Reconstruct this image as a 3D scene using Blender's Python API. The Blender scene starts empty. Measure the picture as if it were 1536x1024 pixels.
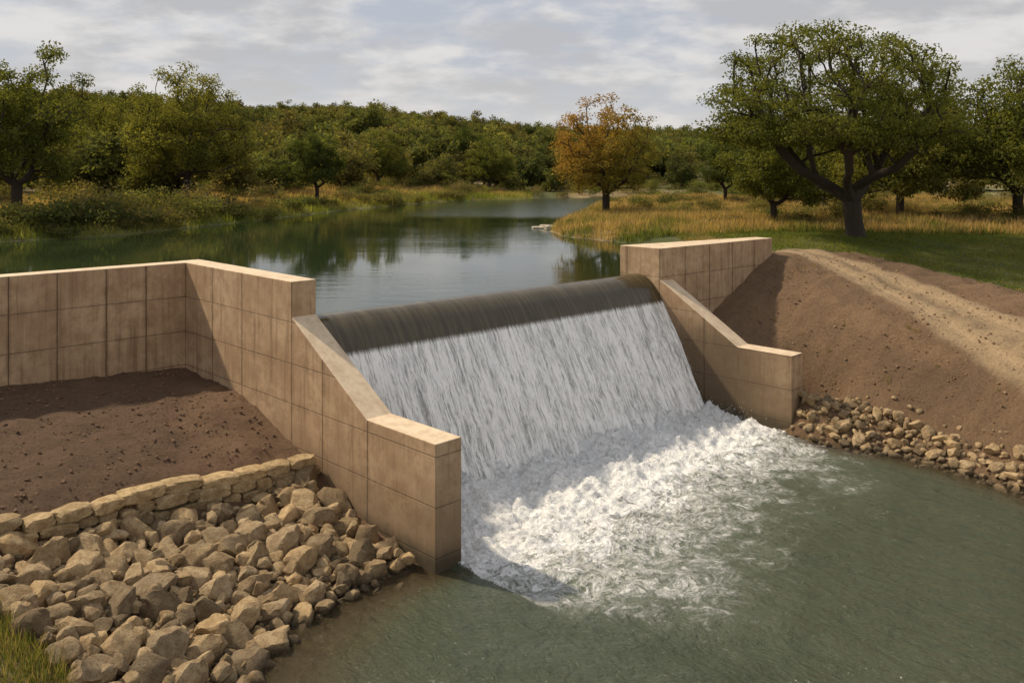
import bpy, bmesh, math, random
import numpy as np
from mathutils import Vector

R2=math.sqrt(2.0)
scene=bpy.context.scene
coll=scene.collection

# ------------------------------------------------------------------ helpers
def hash3(ix,iy,iz,seed=0):
    n=(ix.astype(np.int64)*374761393+iy.astype(np.int64)*668265263+iz.astype(np.int64)*2147483647+seed*1274126177)&0xffffffff
    n=((n^(n>>13))*1274126177)&0xffffffff
    n=((n^(n>>16))*2246822519)&0xffffffff
    n=n^(n>>15)
    return (n&0xffffff)/float(0xffffff)
def vnoise(x,y,z=None,seed=0):
    x=np.asarray(x,float);y=np.asarray(y,float)
    z=np.zeros_like(x) if z is None else np.asarray(z,float)
    ix=np.floor(x);iy=np.floor(y);iz=np.floor(z)
    fx=x-ix;fy=y-iy;fz=z-iz
    fx=fx*fx*(3-2*fx);fy=fy*fy*(3-2*fy);fz=fz*fz*(3-2*fz)
    r=0
    for a in (0,1):
        for b in (0,1):
            for c in (0,1):
                w=(fx if a else 1-fx)*(fy if b else 1-fy)*(fz if c else 1-fz)
                r=r+w*hash3(ix+a,iy+b,iz+c,seed)
    return r
def fbm(x,y,z=None,seed=0,oct=4,gain=.5):
    s=0;a=1;t=0
    z=np.zeros_like(np.asarray(x,float)) if z is None else z
    for i in range(oct):
        s=s+a*vnoise(x*2**i,y*2**i,z*2**i,seed+i*17);t+=a;a*=gain
    return s/t
def sstep(a,b,x):
    t=np.clip((x-a)/(b-a),0,1);return t*t*(3-2*t)
def poly_sd(px,py,poly):
    P=np.array(poly,float);n=len(P)
    d=np.full(px.shape,1e18);ins=np.zeros(px.shape,bool)
    for i in range(n):
        a=P[i];b=P[(i+1)%n];e=b-a
        t=np.clip(((px-a[0])*e[0]+(py-a[1])*e[1])/(e@e),0,1)
        d=np.minimum(d,(px-a[0]-t*e[0])**2+(py-a[1]-t*e[1])**2)
        c=((a[1]>py)!=(b[1]>py))
        with np.errstate(divide='ignore',invalid='ignore'):
            xx=a[0]+(py-a[1])*(e[0])/(e[1] if e[1]!=0 else 1e-9)
        ins^=(c&(px<xx))
    d=np.sqrt(d);return np.where(ins,-d,d)
def line_d(px,py,pts):
    d=np.full(px.shape,1e18);P=np.array(pts,float)
    for i in range(len(P)-1):
        a=P[i];e=P[i+1]-a
        t=np.clip(((px-a[0])*e[0]+(py-a[1])*e[1])/(e@e),0,1)
        d=np.minimum(d,(px-a[0]-t*e[0])**2+(py-a[1]-t*e[1])**2)
    return np.sqrt(d)
def mk_mesh(name,V,quads=None,tris=None,mats=(),qmat=None,tmat=None,smooth=False,col=None,attrs=None):
    me=bpy.data.meshes.new(name)
    V=np.asarray(V,np.float32)
    quads=np.zeros((0,4),np.int32) if quads is None else np.asarray(quads,np.int32)
    tris=np.zeros((0,3),np.int32) if tris is None else np.asarray(tris,np.int32)
    me.vertices.add(len(V));me.vertices.foreach_set('co',V.ravel())
    nl=quads.size+tris.size
    me.loops.add(nl)
    me.loops.foreach_set('vertex_index',np.concatenate([quads.ravel(),tris.ravel()]))
    nf=len(quads)+len(tris);me.polygons.add(nf)
    st=np.concatenate([np.arange(len(quads))*4,quads.size+np.arange(len(tris))*3]).astype(np.int32)
    me.polygons.foreach_set('loop_start',st)
    for m in mats: me.materials.append(m)
    mi=np.zeros(nf,np.int32)
    if qmat is not None: mi[:len(quads)]=qmat
    if tmat is not None: mi[len(quads):]=tmat
    me.polygons.foreach_set('material_index',mi)
    me.polygons.foreach_set('use_smooth',np.full(nf,bool(smooth)))
    if col is not None:
        a=me.attributes.new('col','FLOAT_COLOR','POINT')
        c=np.ones((len(V),4),np.float32);c[:,:3]=col
        a.data.foreach_set('color',c.ravel())
    if attrs:
        for k,v in attrs.items():
            a=me.attributes.new(k,'FLOAT','POINT');a.data.foreach_set('value',np.asarray(v,np.float32))
    me.update(calc_edges=True);me.validate()
    return me
def add_obj(name,me,parent=None,loc=(0,0,0),rot=(0,0,0),sc=(1,1,1)):
    o=bpy.data.objects.new(name,me);coll.objects.link(o)
    o.location=loc;o.rotation_euler=rot;o.scale=sc
    if parent is not None:o.parent=parent
    return o
def grid_quads(nx,ny):
    i=np.arange(nx-1);j=np.arange(ny-1)
    I,J=np.meshgrid(i,j,indexing='ij')
    a=I*ny+J
    return np.stack([a,a+ny,a+ny+1,a+1],-1).reshape(-1,4)
def uv2xy(u,v): return (u+v)/R2,(v-u)/R2

# ------------------------------------------------------------------ node helpers
class NT:
    def __init__(s,mat):
        s.t=mat.node_tree;s.t.nodes.clear()
    def n(s,typ,**k):
        nd=s.t.nodes.new(typ)
        ins=k.pop('ins',{})
        for a,b in k.items(): setattr(nd,a,b)
        for a,b in ins.items(): s.set(nd.inputs[a],b)
        return nd
    def set(s,sock,val):
        if isinstance(val,bpy.types.NodeSocket): s.t.links.new(val,sock)
        else:
            try: sock.default_value=val
            except Exception:
                sock.default_value=tuple(val)+(1,) if hasattr(val,'__len__') and len(val)==3 else val
    def math(s,op,a,b=0.0,c=0.0,clamp=False):
        nd=s.t.nodes.new('ShaderNodeMath');nd.operation=op;nd.use_clamp=clamp
        s.set(nd.inputs[0],a);s.set(nd.inputs[1],b);s.set(nd.inputs[2],c);return nd.outputs[0]
    def mix(s,f,a,b,mode='MIX'):
        nd=s.t.nodes.new('ShaderNodeMix');nd.data_type='RGBA';nd.blend_type=mode
        s.set(nd.inputs[0],f)
        for i,v in ((6,a),(7,b)):
            if not isinstance(v,bpy.types.NodeSocket) and len(v)==3:v=tuple(v)+(1,)
            s.set(nd.inputs[i],v)
        return nd.outputs[2]
    def noise(s,vec,scale,detail=4,rough=.55,dist=0):
        nd=s.t.nodes.new('ShaderNodeTexNoise');s.set(nd.inputs['Vector'],vec)
        nd.inputs['Scale'].default_value=scale;nd.inputs['Detail'].default_value=detail
        nd.inputs['Roughness'].default_value=rough;nd.inputs['Distortion'].default_value=dist
        return nd.outputs['Fac']
    def mapr(s,v,a,b,c=0,d=1,smooth=True):
        nd=s.t.nodes.new('ShaderNodeMapRange')
        if smooth: nd.interpolation_type='SMOOTHSTEP'
        s.set(nd.inputs[0],v)
        for i,x in enumerate((a,b,c,d)): s.set(nd.inputs[i+1],x)
        return nd.outputs[0]
    def mapping(s,vec,sc):
        nd=s.t.nodes.new('ShaderNodeMapping');s.set(nd.inputs[0],vec);nd.inputs['Scale'].default_value=sc
        return nd.outputs[0]
    def bump(s,h,strength=.5,dist=.05,nrm=None):
        nd=s.t.nodes.new('ShaderNodeBump');s.set(nd.inputs['Height'],h)
        nd.inputs['Strength'].default_value=strength;nd.inputs['Distance'].default_value=dist
        if nrm is not None:s.set(nd.inputs['Normal'],nrm)
        return nd.outputs[0]
    def out(s,sh): 
        o=s.t.nodes.new('ShaderNodeOutputMaterial');s.t.links.new(sh,o.inputs[0])
def newmat(name):
    m=bpy.data.materials.new(name);m.use_nodes=True;return m,NT(m)
def principled(t,**k):
    p=t.t.nodes.new('ShaderNodeBsdfPrincipled')
    for a,b in k.items():
        a=a.replace('_',' ')
        if not isinstance(b,bpy.types.NodeSocket) and hasattr(b,'__len__') and len(b)==3:b=tuple(b)+(1,)
        t.set(p.inputs[a],b)
    return p.outputs[0]

def leaf_mat(name,var=False,haze=0.0):
    m,t=newmat(name)
    c=t.n('ShaderNodeAttribute',attribute_name='col').outputs['Color']
    if var:
        oi=t.n('ShaderNodeObjectInfo').outputs['Random']
        k=t.mapr(oi,0,1,.6,1.3,False)
        c=t.mix(1.0,c,t.n('ShaderNodeCombineColor',ins={0:k,1:k,2:k}).outputs[0],'MULTIPLY')
        oi2=t.math('FRACT',t.math('MULTIPLY',oi,7.31))
        c=t.mix(t.mapr(oi2,.45,1,0,.6),c,(.19,.145,.05))
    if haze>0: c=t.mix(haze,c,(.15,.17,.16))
    d=t.n('ShaderNodeBsdfDiffuse',ins={0:c}).outputs[0]
    tr=t.n('ShaderNodeBsdfTranslucent',ins={0:t.mix(1.0,c,(1.5,1.4,.6),'MULTIPLY')}).outputs[0]
    mx=t.n('ShaderNodeMixShader',ins={0:.42,1:d,2:tr}).outputs[0]
    t.out(mx);return m
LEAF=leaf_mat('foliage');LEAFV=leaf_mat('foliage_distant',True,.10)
GRASSM=leaf_mat('grass_blades')
m,t=newmat('bark');BARK=m
tc=t.n('ShaderNodeTexCoord').outputs['Object']
nz=t.noise(t.mapping(tc,(4,4,.9)),3,5,.6)
t.out(principled(t,Base_Color=t.mix(nz,(.018,.013,.009),(.07,.052,.035)),Roughness=.95,Normal=t.bump(nz,.8,.06)))

def concrete(name,uj,vj,zj):
    m,t=newmat(name)
    tc=t.n('ShaderNodeTexCoord');P=tc.outputs['Object'];N=tc.outputs['Normal']
    sp=t.n('ShaderNodeSeparateXYZ',ins={0:P}).outputs;sn=t.n('ShaderNodeSeparateXYZ',ins={0:N}).outputs
    ax=t.math('ABSOLUTE',sn[0]);ay=t.math('ABSOLUTE',sn[1]);az=t.math('ABSOLUTE',sn[2])
    def lines(c,L,e):
        r=None
        for x in L:
            q=t.math('SUBTRACT',1.0,t.math('DIVIDE',t.math('ABSOLUTE',t.math('SUBTRACT',c,x)),e),clamp=True)
            r=q if r is None else t.math('MAXIMUM',r,q)
        return r
    nzl=t.noise(P,7,3)
    wob=t.math('MULTIPLY',t.math('SUBTRACT',nzl,.5),.014)
    def joint(eu,ez):
        ju=t.math('MULTIPLY',lines(t.math('ADD',sp[0],wob),uj,eu),t.math('GREATER_THAN',ay,.5))
        jv=t.math('MULTIPLY',lines(t.math('ADD',sp[1],wob),vj,eu),t.math('GREATER_THAN',ax,.5))
        jz=t.math('MULTIPLY',lines(t.math('ADD',sp[2],wob),zj,ez),t.math('LESS_THAN',az,.4))
        return t.math('MAXIMUM',t.math('MAXIMUM',ju,jv),t.math('MULTIPLY',jz,.65))
    j=joint(.022,.018);jw=joint(.16,.16)
    big=t.noise(P,.5,5,.6);med=t.noise(P,2.2,8,.72);fine=t.noise(P,38,4,.7)
    streak=t.noise(t.mapping(P,(3.6,3.6,.2)),1.6,6,.68)
    c=t.mix(t.mapr(big,.3,.7),(.40,.262,.150),(.57,.405,.25))
    c=t.mix(t.mapr(med,.40,.64,0,.75),c,(.34,.215,.12))
    c=t.mix(t.mapr(streak,.50,.70,0,.65),c,(.19,.115,.062))
    c=t.mix(t.mapr(streak,.46,.30,0,.4),c,(.62,.47,.31))
    c=t.mix(t.mapr(fine,.45,.8,0,.4),c,(.23,.155,.09))
    c=t.mix(t.math('MULTIPLY',t.math('MULTIPLY',jw,jw),t.mapr(med,.3,.6,.1,.55)),c,(.17,.105,.055))
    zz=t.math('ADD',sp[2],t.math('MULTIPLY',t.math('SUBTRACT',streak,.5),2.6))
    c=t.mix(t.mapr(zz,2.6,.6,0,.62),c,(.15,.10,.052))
    # splash-stained face beside the falls
    sf=t.math('MULTIPLY',t.math('LESS_THAN',sn[1],-.5),t.math('GREATER_THAN',sp[1],29.0))
    sf=t.math('MULTIPLY',sf,t.math('MULTIPLY',t.mapr(sp[0],-15.2,-18.2,.25,.8),t.mapr(zz,4.9,2.6)))
    c=t.mix(sf,c,(.075,.052,.028))
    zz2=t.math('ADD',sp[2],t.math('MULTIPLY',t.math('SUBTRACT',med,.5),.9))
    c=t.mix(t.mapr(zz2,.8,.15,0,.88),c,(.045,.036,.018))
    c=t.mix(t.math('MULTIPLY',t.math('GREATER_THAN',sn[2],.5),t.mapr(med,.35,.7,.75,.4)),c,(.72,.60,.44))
    c=t.mix(t.math('MULTIPLY',j,.85),c,(.05,.033,.02))
    h=t.math('SUBTRACT',t.math('ADD',t.math('MULTIPLY',fine,.14),t.math('MULTIPLY',med,.4)),t.math('MULTIPLY',j,1.0))
    t.out(principled(t,Base_Color=c,Roughness=.88,Normal=t.bump(h,.7,.035)));return m
UJ=[-26,-22.9,-21.2,-19.0,-28.1]
VJ=[12.1,10.77,9.25,7.84,6.4,5,3.6,2.2,.8,31.7,33.4,35.1,36.8]
ZJ=[5.3,4.05,2.85,1.6,.35]
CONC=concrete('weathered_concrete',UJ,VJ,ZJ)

# ------------------------------------------------------------------ height field
ctrlL=[(-16.3,27.1,3.05),(-11.85,30.8,2.7),(-8.9,27.9,2.55),(-6.9,25.8,1.75),(-5.67,24.75,1.25),(-3.8,22.9,.40),(-2.0,21,-.15),(-1,20,-.9),
(-9.6,22.1,1.75),(-11.4,20.2,1.9),(-7.6,23.7,1.65),(-8.9,21.1,.95),(-10.6,18.9,1.15),(-6.9,22.8,.85),
(-12.4,23.9,2.65),(-16,23,2.9),(-14,21,2.4),(-13.2,19.5,2.0),(-9.8,17.5,1.0),(-8,18.1,.7),(-5.04,18.55,-.02),(-5.65,16.5,-.02),(-5.9,14,0.0),
(-8.9,14.85,1.15),(-12,15,1.7),(-20,20,2.8),(-20,10,2.5),(-10,8,1.5),(-6,8,0),(-3.6,17,-.42),(-3.9,13.5,-.45),(0,18,-1.3),(3,14,-1.3),(-6.2,21,.65),(-4.3,20,.08),
(-30,0,3),(-40,30,4.5),(-8,-10,0),(-14,-10,2),(-3,-10,-1.2),(5,5,-1.4),(-9.5,25,2.3),(-30,-30,3),(0,-30,-1.3)]
ctrlR=[(11.3,33,.15),(13.6,29.7,.1),(15.8,26.4,.1),(18.5,22,.1),(21,18,.1),(25,10,.1),(9.9,32,-.6),(12.0,28.6,-.7),(14.3,25.4,-.7),(17,21,-.7),(19.5,17,-.7),(23,9,-.8),
(8.9,38.4,3.4),(7.2,37.0,2.4),(12.7,41.6,5.75),(11.2,32.7,.9),(10.2,34,1.7),(8.9,35,2.35),(15.3,30.8,1.5),(12.9,34.3,2.3),
(14.9,44,5.6),(16.2,35.7,4.0),(17.5,38.4,4.45),(18.8,31.3,3.4),(21.8,44,5.0),(23.6,39.4,4.5),(20.3,51,5.7),(20.3,24,3.0),(23.5,18,2.7),(30,30,4),(40,40,5.2),(28,10,2.5),(14,50,5.7),
(5,25,-1.3),(10,20,-1.3),(15,10,-1.3),(30,-20,0),(35,-20,2),(24,-20,-1.2),(60,20,4.5),(60,60,6),(17.6,27.6,1.6),(20,50,5.7)]
def rbf_fit(C):
    C=np.array(C,float);d=np.hypot(C[:,None,0]-C[None,:,0],C[:,None,1]-C[None,:,1])
    K=np.sqrt(d*d+.4);n=len(C)
    A=np.zeros((n+1,n+1));A[:n,:n]=K+np.eye(n)*1e-3;A[:n,n]=1;A[n,:n]=1
    b=np.zeros(n+1);b[:n]=C[:,2]
    return C,np.linalg.solve(A,b)
def rbf_eval(f,x,y):
    C,w=f;r=np.full(x.shape,w[-1])
    for i in range(len(C)): r=r+w[i]*np.sqrt((x-C[i,0])**2+(y-C[i,1])**2+.4)
    return r
fL=rbf_fit(ctrlL);fR=rbf_fit(ctrlR)
RES=[(12.6,42.4),(10.8,46),(8.7,50),(6.9,52.9),(3.4,58),(2.8,63),(3.2,68),(5.3,76),(9.2,98),(16,118),(34,130),(30,141),(7.8,128),(-10.2,114),(-18.7,91),(-21.9,76),(-27.4,57.5),(-33,53),(-60,46),(-60,16),(-27.5,16.2),(-12,31.7),(-6.3,25.95),(5.8,37.3)]
SOILR=[(4,36),(12.8,42.6),(14.3,44.8),(17,45.4),(20,43.8),(22.6,39.4),(24.6,32),(27,20),(30,5),(14,5),(5,24)]
ROAD=[(13.9,45.5),(15.1,43.6),(17.6,38.4),(18.9,31.3),(20.3,24),(23,14),(26,0)]
HA=[-3,-.7,-.5,-.326,-.16,-.05,.05,.22,.6,3]
HZ=[33,33,32,30,26,22,18.5,16,16,16]
def H(x,y):
    x=np.asarray(x,float);y=np.asarray(y,float)
    u=(x-y)/R2;v=(x+y)/R2
    sd=poly_sd(x,y,RES)
    up=5.25+np.where(sd>0,.30*np.minimum(sd,1.6)+.012*np.clip(sd-1.6,0,80),np.maximum(sd*.45,-1.8))
    n1=fbm(x*.12,y*.12,seed=3)
    up=up+sstep(1,8,sd)*(n1-.5)*.8
    lb=sstep(0,-12,x)*sstep(45,60,y);up=up+lb*sstep(0,10,sd)*.8
    ang=x/np.maximum(y,1.)
    hh=np.interp(np.clip(ang,-3,3),HA,HZ)
    hill=sstep(140,390,y)*(hh-6)*(0.80+.40*fbm(x*.014,y*.014,seed=9))
    up=up+hill+sstep(60,200,-y)*4
    down=np.where(v<22,rbf_eval(fL,x,y),rbf_eval(fR,x,y))
    down=np.clip(down,-1.6,6.2)
    stream=(v>14.0)&(v<30.4)&(u<-15.9)
    down=np.where(stream,-1.4,down)
    ub=np.where(v<13.9,-30.75,np.where(v<30.4,-22.35,np.interp(v,[30.4,38.3,45],[-21.6,-20.95,-20.95])))
    width=np.where(v>38.6,3.0,.35)
    w=sstep(-1,1,(u-ub)/width)
    far=np.clip((np.hypot(x-5,y-15)-60)/30,0,1);w=w*(1-far)
    h=up*(1-w)+down*w
    h=h+ (fbm(x*1.3,y*1.3,seed=21)-.5)*.22*np.where((h>.35),1,.3)
    return h
def axis(a,b,step,lo,hi):
    core=list(np.arange(a,b+1e-6,step));s=step;x=b;R=[]
    while x<hi: s*=1.09;x+=s;R.append(x)
    s=step;x=a;L=[]
    while x>lo: s*=1.09;x-=s;L.append(x)
    return np.array(L[::-1]+core+R)
gx=axis(-18,28,.14,-2600,2600);gy=axis(12,50,.14,-400,3200)
GX,GY=np.meshgrid(gx,gy,indexing='ij')
hz=H(GX,GY)
U=(GX-GY)/R2;Vv=(GX+GY)/R2
sd=poly_sd(GX,GY,RES)
nA=fbm(GX*.25,GY*.25,seed=40);nB=fbm(GX*1.4,GY*1.4,seed=41);nC=fbm(GX*.05,GY*.05,seed=42)
green=np.array([.11,.13,.035]);bright=np.array([.18,.205,.04]);dry=np.array([.34,.245,.115]);dk=np.array([.09,.085,.035])
def lerp(a,b,w): return a*(1-w[...,None])+b*w[...,None]
def veg_color(x,y,sd,nA,nB,nC):
    c=np.zeros(x.shape+(3,))+green
    c=lerp(c,dry,sstep(.38,.53,nC*.5+nA*.5))
    left=(x<3)&(y>45)
    nearb=np.exp(-np.clip(sd,0,99)/4.0)
    c=np.where(left[...,None],lerp(c,bright,nearb*.9),c)
    tan=np.where((x<0)&(y>60),sstep(4,9,sd)*.85,0)
    c=lerp(c,dry,tan*sstep(.3,.45,nA))
    lawn=((x>12)&(y>40)&(y<54)).astype(float)
    c=lerp(c,np.array([.125,.15,.035]),lawn*.85*sstep(.25,.45,nA))
    c=lerp(c,dry,((x>2)&(y>54)&(y<105)).astype(float)*.85*sstep(.28,.5,nB*.5+nA*.5))
    c=lerp(c,dk,sstep(130,200,y)*.5)
    return c
col=veg_color(GX,GY,sd,nA,nB,nC)
soil=np.array([.15,.088,.048]);soil2=np.array([.26,.16,.085]);roadc=np.array([.56,.40,.23])
nD=fbm(GX*.5+GY*.3,GY*.16-GX*.1,seed=47)
sR=poly_sd(GX,GY,SOILR)+(nB-.5)*1.2
mR=sstep(.35,-.35,sR)*((Vv>30.0)|((GX>8)&(U>-15.6)))
sc_=lerp(np.zeros(col.shape)+soil2,np.array([.17,.102,.054]),sstep(.4,.62,nA)*.6);sc_=lerp(sc_,soil2*1.3,sstep(.5,.7,nD)*.6)
col=lerp(col,sc_,mR)
rdr=line_d(GX,GY,ROAD);rd=rdr+(nB-.5)*.5
ruts=np.exp(-((rdr+(nB-.5)*.15-.8)/.2)**2)
rcol=lerp(np.zeros(col.shape)+roadc*.92,roadc*1.15,ruts)
rcol=lerp(rcol,roadc*.62,sstep(.45,.1,rdr)*sstep(.35,.6,nB))
col=lerp(col,rcol,sstep(1.85,1.35,rd)*mR*.97)
mL=((Vv<14)&(U>-30.9)&(GX>-34)).astype(float)
gl=(GX+10.0)*.66+(GY-16.6)*1.0
mL=mL*sstep(-.5,.1,gl+(nB-.5)*1.0)
col=lerp(col,lerp(np.zeros(col.shape)+soil*1.15,soil*1.6,sstep(.4,.65,nA)),mL)
bed=(hz<.05)|((sd<.2)&(hz<5.2))
col=np.where(bed[...,None],np.array([.13,.09,.045]),col)
m,t=newmat('terrain');TERR=m
P=t.n('ShaderNodeNewGeometry').outputs['Position']
c=t.n('ShaderNodeAttribute',attribute_name='col').outputs['Color']
n1=t.noise(P,1.2,6,.65);n2=t.noise(P,9,6,.75);n3=t.noise(P,45,4,.7)
c=t.mix(t.mapr(n1,.3,.7,0,.35),c,t.mix(1.0,c,(.6,.6,.6),'MULTIPLY'))
c=t.mix(t.mapr(n2,.4,.75,0,.75),c,t.mix(1.0,c,(.42,.40,.38),'MULTIPLY'))
c=t.mix(t.mapr(n3,.52,.75,0,.5),c,t.mix(1.0,c,(1.8,1.75,1.7),'MULTIPLY'))
t.out(principled(t,Base_Color=c,Roughness=.97,Normal=t.bump(t.math('ADD',n2,t.math('MULTIPLY',n3,.5)),1.0,.15)))
offroad=sstep(1.3,2.2,rdr)
gully=(fbm(GX*1.6*.55-GY*1.6*.83,(GX*.83+GY*.55)*.35,seed=57,oct=4)-.5)*.26*mR*offroad
clump=(fbm(GX*3.6,GY*3.6,seed=55,oct=3)-.5)*.12*np.maximum(mR*offroad,mL)+gully
hz2=hz+clump*(hz>.3)-ruts*mR*.06
V=np.stack([GX,GY,hz2],-1).reshape(-1,3)
add_obj('terrain',mk_mesh('terrain',V,grid_quads(len(gx),len(gy)),mats=[TERR],smooth=True,col=col.reshape(-1,3)))

# ------------------------------------------------------------------ walls
ROT=(0,0,-math.pi/4)
def prism(name,poly,axis_,lo,hi,mat,parent,bev=.025,skew=0.0):
    bm=bmesh.new()
    def P(p,w,k):
        return (p[0]+k,w,p[1]) if axis_=='v' else (p[0],p[1],w)
    A=[bm.verts.new(P(p,lo,0)) for p in poly];B=[bm.verts.new(P(p,hi,skew)) for p in poly]
    bm.faces.new(A);bm.faces.new(B[::-1])
    n=len(poly)
    for i in range(n): bm.faces.new((A[i],A[(i+1)%n],B[(i+1)%n],B[i]))
    bmesh.ops.recalc_face_normals(bm,faces=bm.faces)
    bmesh.ops.bevel(bm,geom=bm.edges[:],offset=bev,segments=2,affect='EDGES',profile=.5)
    me=bpy.data.meshes.new(name);bm.to_mesh(me);bm.free();me.materials.append(mat)
    o=add_obj(name,me,parent);return o
wl=bpy.data.objects.new('concrete_retaining_wall',None);coll.objects.link(wl);wl.rotation_euler=ROT
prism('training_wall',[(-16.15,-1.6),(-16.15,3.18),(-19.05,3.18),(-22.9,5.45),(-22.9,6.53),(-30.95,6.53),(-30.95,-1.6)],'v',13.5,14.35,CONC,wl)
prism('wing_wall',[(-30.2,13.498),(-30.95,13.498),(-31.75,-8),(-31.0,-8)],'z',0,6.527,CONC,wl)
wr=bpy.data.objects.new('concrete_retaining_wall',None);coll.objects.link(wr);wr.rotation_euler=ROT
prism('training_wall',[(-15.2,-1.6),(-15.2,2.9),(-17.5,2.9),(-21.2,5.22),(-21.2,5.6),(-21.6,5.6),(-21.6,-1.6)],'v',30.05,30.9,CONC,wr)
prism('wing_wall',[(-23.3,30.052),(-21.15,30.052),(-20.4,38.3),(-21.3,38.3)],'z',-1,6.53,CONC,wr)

# ------------------------------------------------------------------ weir & falls
prof=np.array([(-.9,4.6),(-.7,5.05),(-.5,5.24),(-.25,5.34),(0,5.37),(.3,5.33),(.6,5.18),(.9,4.9),(1.15,4.52),(1.38,4.08),(1.9,3.1),(2.5,1.95),(3.05,.85),(3.5,.0),(3.8,-.6)])
seg=np.concatenate([[0],np.cumsum(np.hypot(*np.diff(prof,axis=0).T))])
ns=200;nv=900
ss=np.linspace(0,seg[-1],ns)
pa=np.interp(ss,seg,prof[:,0]);pz=np.interp(ss,seg,prof[:,1])
k=np.ones(9)/9
pa[4:-4]=np.convolve(pa,k,'valid');pz[4:-4]=np.convolve(pz,k,'valid')
ta=np.gradient(pa);tz=np.gradient(pz);ln=np.hypot(ta,tz);nzv=ta/ln
na=-tz/ln
vv=np.linspace(14.355,30.045,nv)
VV,SS=np.meshgrid(vv,ss,indexing='ij')
A=np.broadcast_to(pa,VV.shape);Z=np.broadcast_to(pz,VV.shape)
s0=np.interp(1.28,prof[:,0],seg)
fall=np.clip((SS-s0+.15)/ (seg[-1]-s0),0,1)
warp=(fbm(VV*.8,SS*.5,seed=60)-.5)*.35*fall
str1=fbm((VV+warp)*3.4,SS*.18,seed=61,oct=3);str2=vnoise((VV+warp)*13,SS*.45,seed=66);str3=fbm(VV*15,SS*3.0,seed=70,oct=3)
str4=vnoise((VV+warp)*26,SS*.9,seed=68)
disp=fall**.55*((str1-.5)*.32+(str2-.5)*.17+(str4-.5)*.09)+fall*(str3-.5)*.10
disp=disp+ (1-np.clip(fall*5,0,1))*(vnoise(VV*.9,SS*.3,seed=73)-.5)*.02
uc=np.interp(VV,[14.35,30.05],[-23.2,-22.3])
LU=uc+A+np.broadcast_to(na,VV.shape)*disp;LZ=Z+np.broadcast_to(nzv,VV.shape)*disp
m,t=newmat('falling_water');FALL=m
af=t.n('ShaderNodeAttribute',attribute_name='fall').outputs['Fac']
ag=t.n('ShaderNodeAttribute',attribute_name='s').outputs['Fac']
av=t.n('ShaderNodeAttribute',attribute_name='v').outputs['Fac']
vec=t.n('ShaderNodeCombineXYZ',ins={0:av,1:ag,2:0.0}).outputs[0]
wn=t.noise(vec,1.4,2)
vecw=t.n('ShaderNodeCombineXYZ',ins={0:t.math('ADD',av,t.math('MULTIPLY',wn,.2)),1:ag,2:0.0}).outputs[0]
s1=t.noise(t.mapping(vecw,(11,.7,1)),1,5,.6);s2=t.noise(t.mapping(vecw,(42,3.2,1)),1,4,.7);s3=t.noise(t.mapping(vecw,(3,.35,1)),1,3,.6)
sm=t.math('ADD',t.math('ADD',t.math('MULTIPLY',s1,.42),t.math('MULTIPLY',s2,.38)),t.math('MULTIPLY',s3,.2))
start=t.mapr(t.math('ADD',af,t.math('MULTIPLY',t.math('SUBTRACT',s1,.5),.05)),.005,.045)
cw=t.mix(t.mapr(sm,.39,.55),(.32,.33,.315),(.97,.96,.93))
cd=t.mix(t.mapr(t.noise(t.mapping(vec,(5,.4,1)),1,4),.35,.7),(.055,.043,.02),(.10,.078,.04))
cc=t.mix(start,cd,cw)
rough=t.mapr(start,0,1,.2,.5)
bs=t.mapr(start,0,1,.05,1.0)
t.out(principled(t,Base_Color=cc,Roughness=rough,Normal=t.bump(t.math('MULTIPLY',sm,bs),.8,.06)))
me=mk_mesh('weir',np.stack([LU,VV,LZ],-1).reshape(-1,3),grid_quads(nv,ns),mats=[FALL],smooth=True,attrs={'fall':fall.ravel(),'s':SS.ravel(),'v':VV.ravel()})
weir=bpy.data.objects.new('spillway_weir',None);coll.objects.link(weir);weir.rotation_euler=ROT
add_obj('falling_water_sheet',me,weir)
core=[(-23.9,-1.5),(-23.9,4.5),(-23.3,4.75),(-22.9,4.6),(-22.6,4.2),(-21.0,1.0),(-20.1,-1.5)]
prism('weir_body',core,'v',14.4,30.0,CONC,weir,skew=.9)

# ------------------------------------------------------------------ pool
px=axis(-4,14,.07,-90,160);py=axis(14,35.5,.07,-300,37)
py=py[py<38]
PX,PY=np.meshgrid(px,py,indexing='ij')
pu=(PX-PY)/R2;pv=(PX+PY)/R2
ub=np.interp(pv,[14.35,30.05],[-19.75,-18.85])
dist=pu-ub
ext=np.interp(pv,[14.3,15.5,17,19,21,24,27,29,30.4,31.5],[5.8,7.4,7.6,6.6,6.2,6.0,6.0,5.4,4.8,3.0])
side=np.clip((pv-14.2-np.clip(pu+16.1,0,99)*.16)/1.1,-1,1)
side2=np.clip((31.2+np.clip(pu+15.2,0,2)*.5-pv)/1.2,-1,1)
wb=(fbm(PX*.45,PY*.45,seed=80)-.5)*1.3
foam=1.06-np.clip(dist/ext+wb*.35,0,1.66)
lim=np.minimum(np.where(pu<-16.1,1,side),np.where(pu<-15.1,1,side2))
foam=np.minimum(foam,-.55+1.6*sstep(-1.0,.7,lim))
foam=np.where((pv>14.2)&(dist>-1.2)&((pv<30.3)|(pu>-15.1)),foam,-.6)
foam=np.clip(foam,-.6,1)
tur=np.clip(foam,0,1)
near=np.exp(-np.clip(dist,0,99)/1.3)*(foam>0)
n1=fbm(PX*1.6,PY*1.6,seed=81,oct=5,gain=.6);n2=fbm(PX*5,PY*5,seed=86,oct=3)
zz=tur**.8*((n1-.5)*.8+(n2-.5)*.26)+near*(.2+.6*(n1-.35))
w=(fbm(PX*.5,PY*.9,seed=90,oct=3)-.5)*.14+(fbm(PX*1.7+PY*.4,PY*2.4,seed=93,oct=3)-.5)*.05
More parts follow.
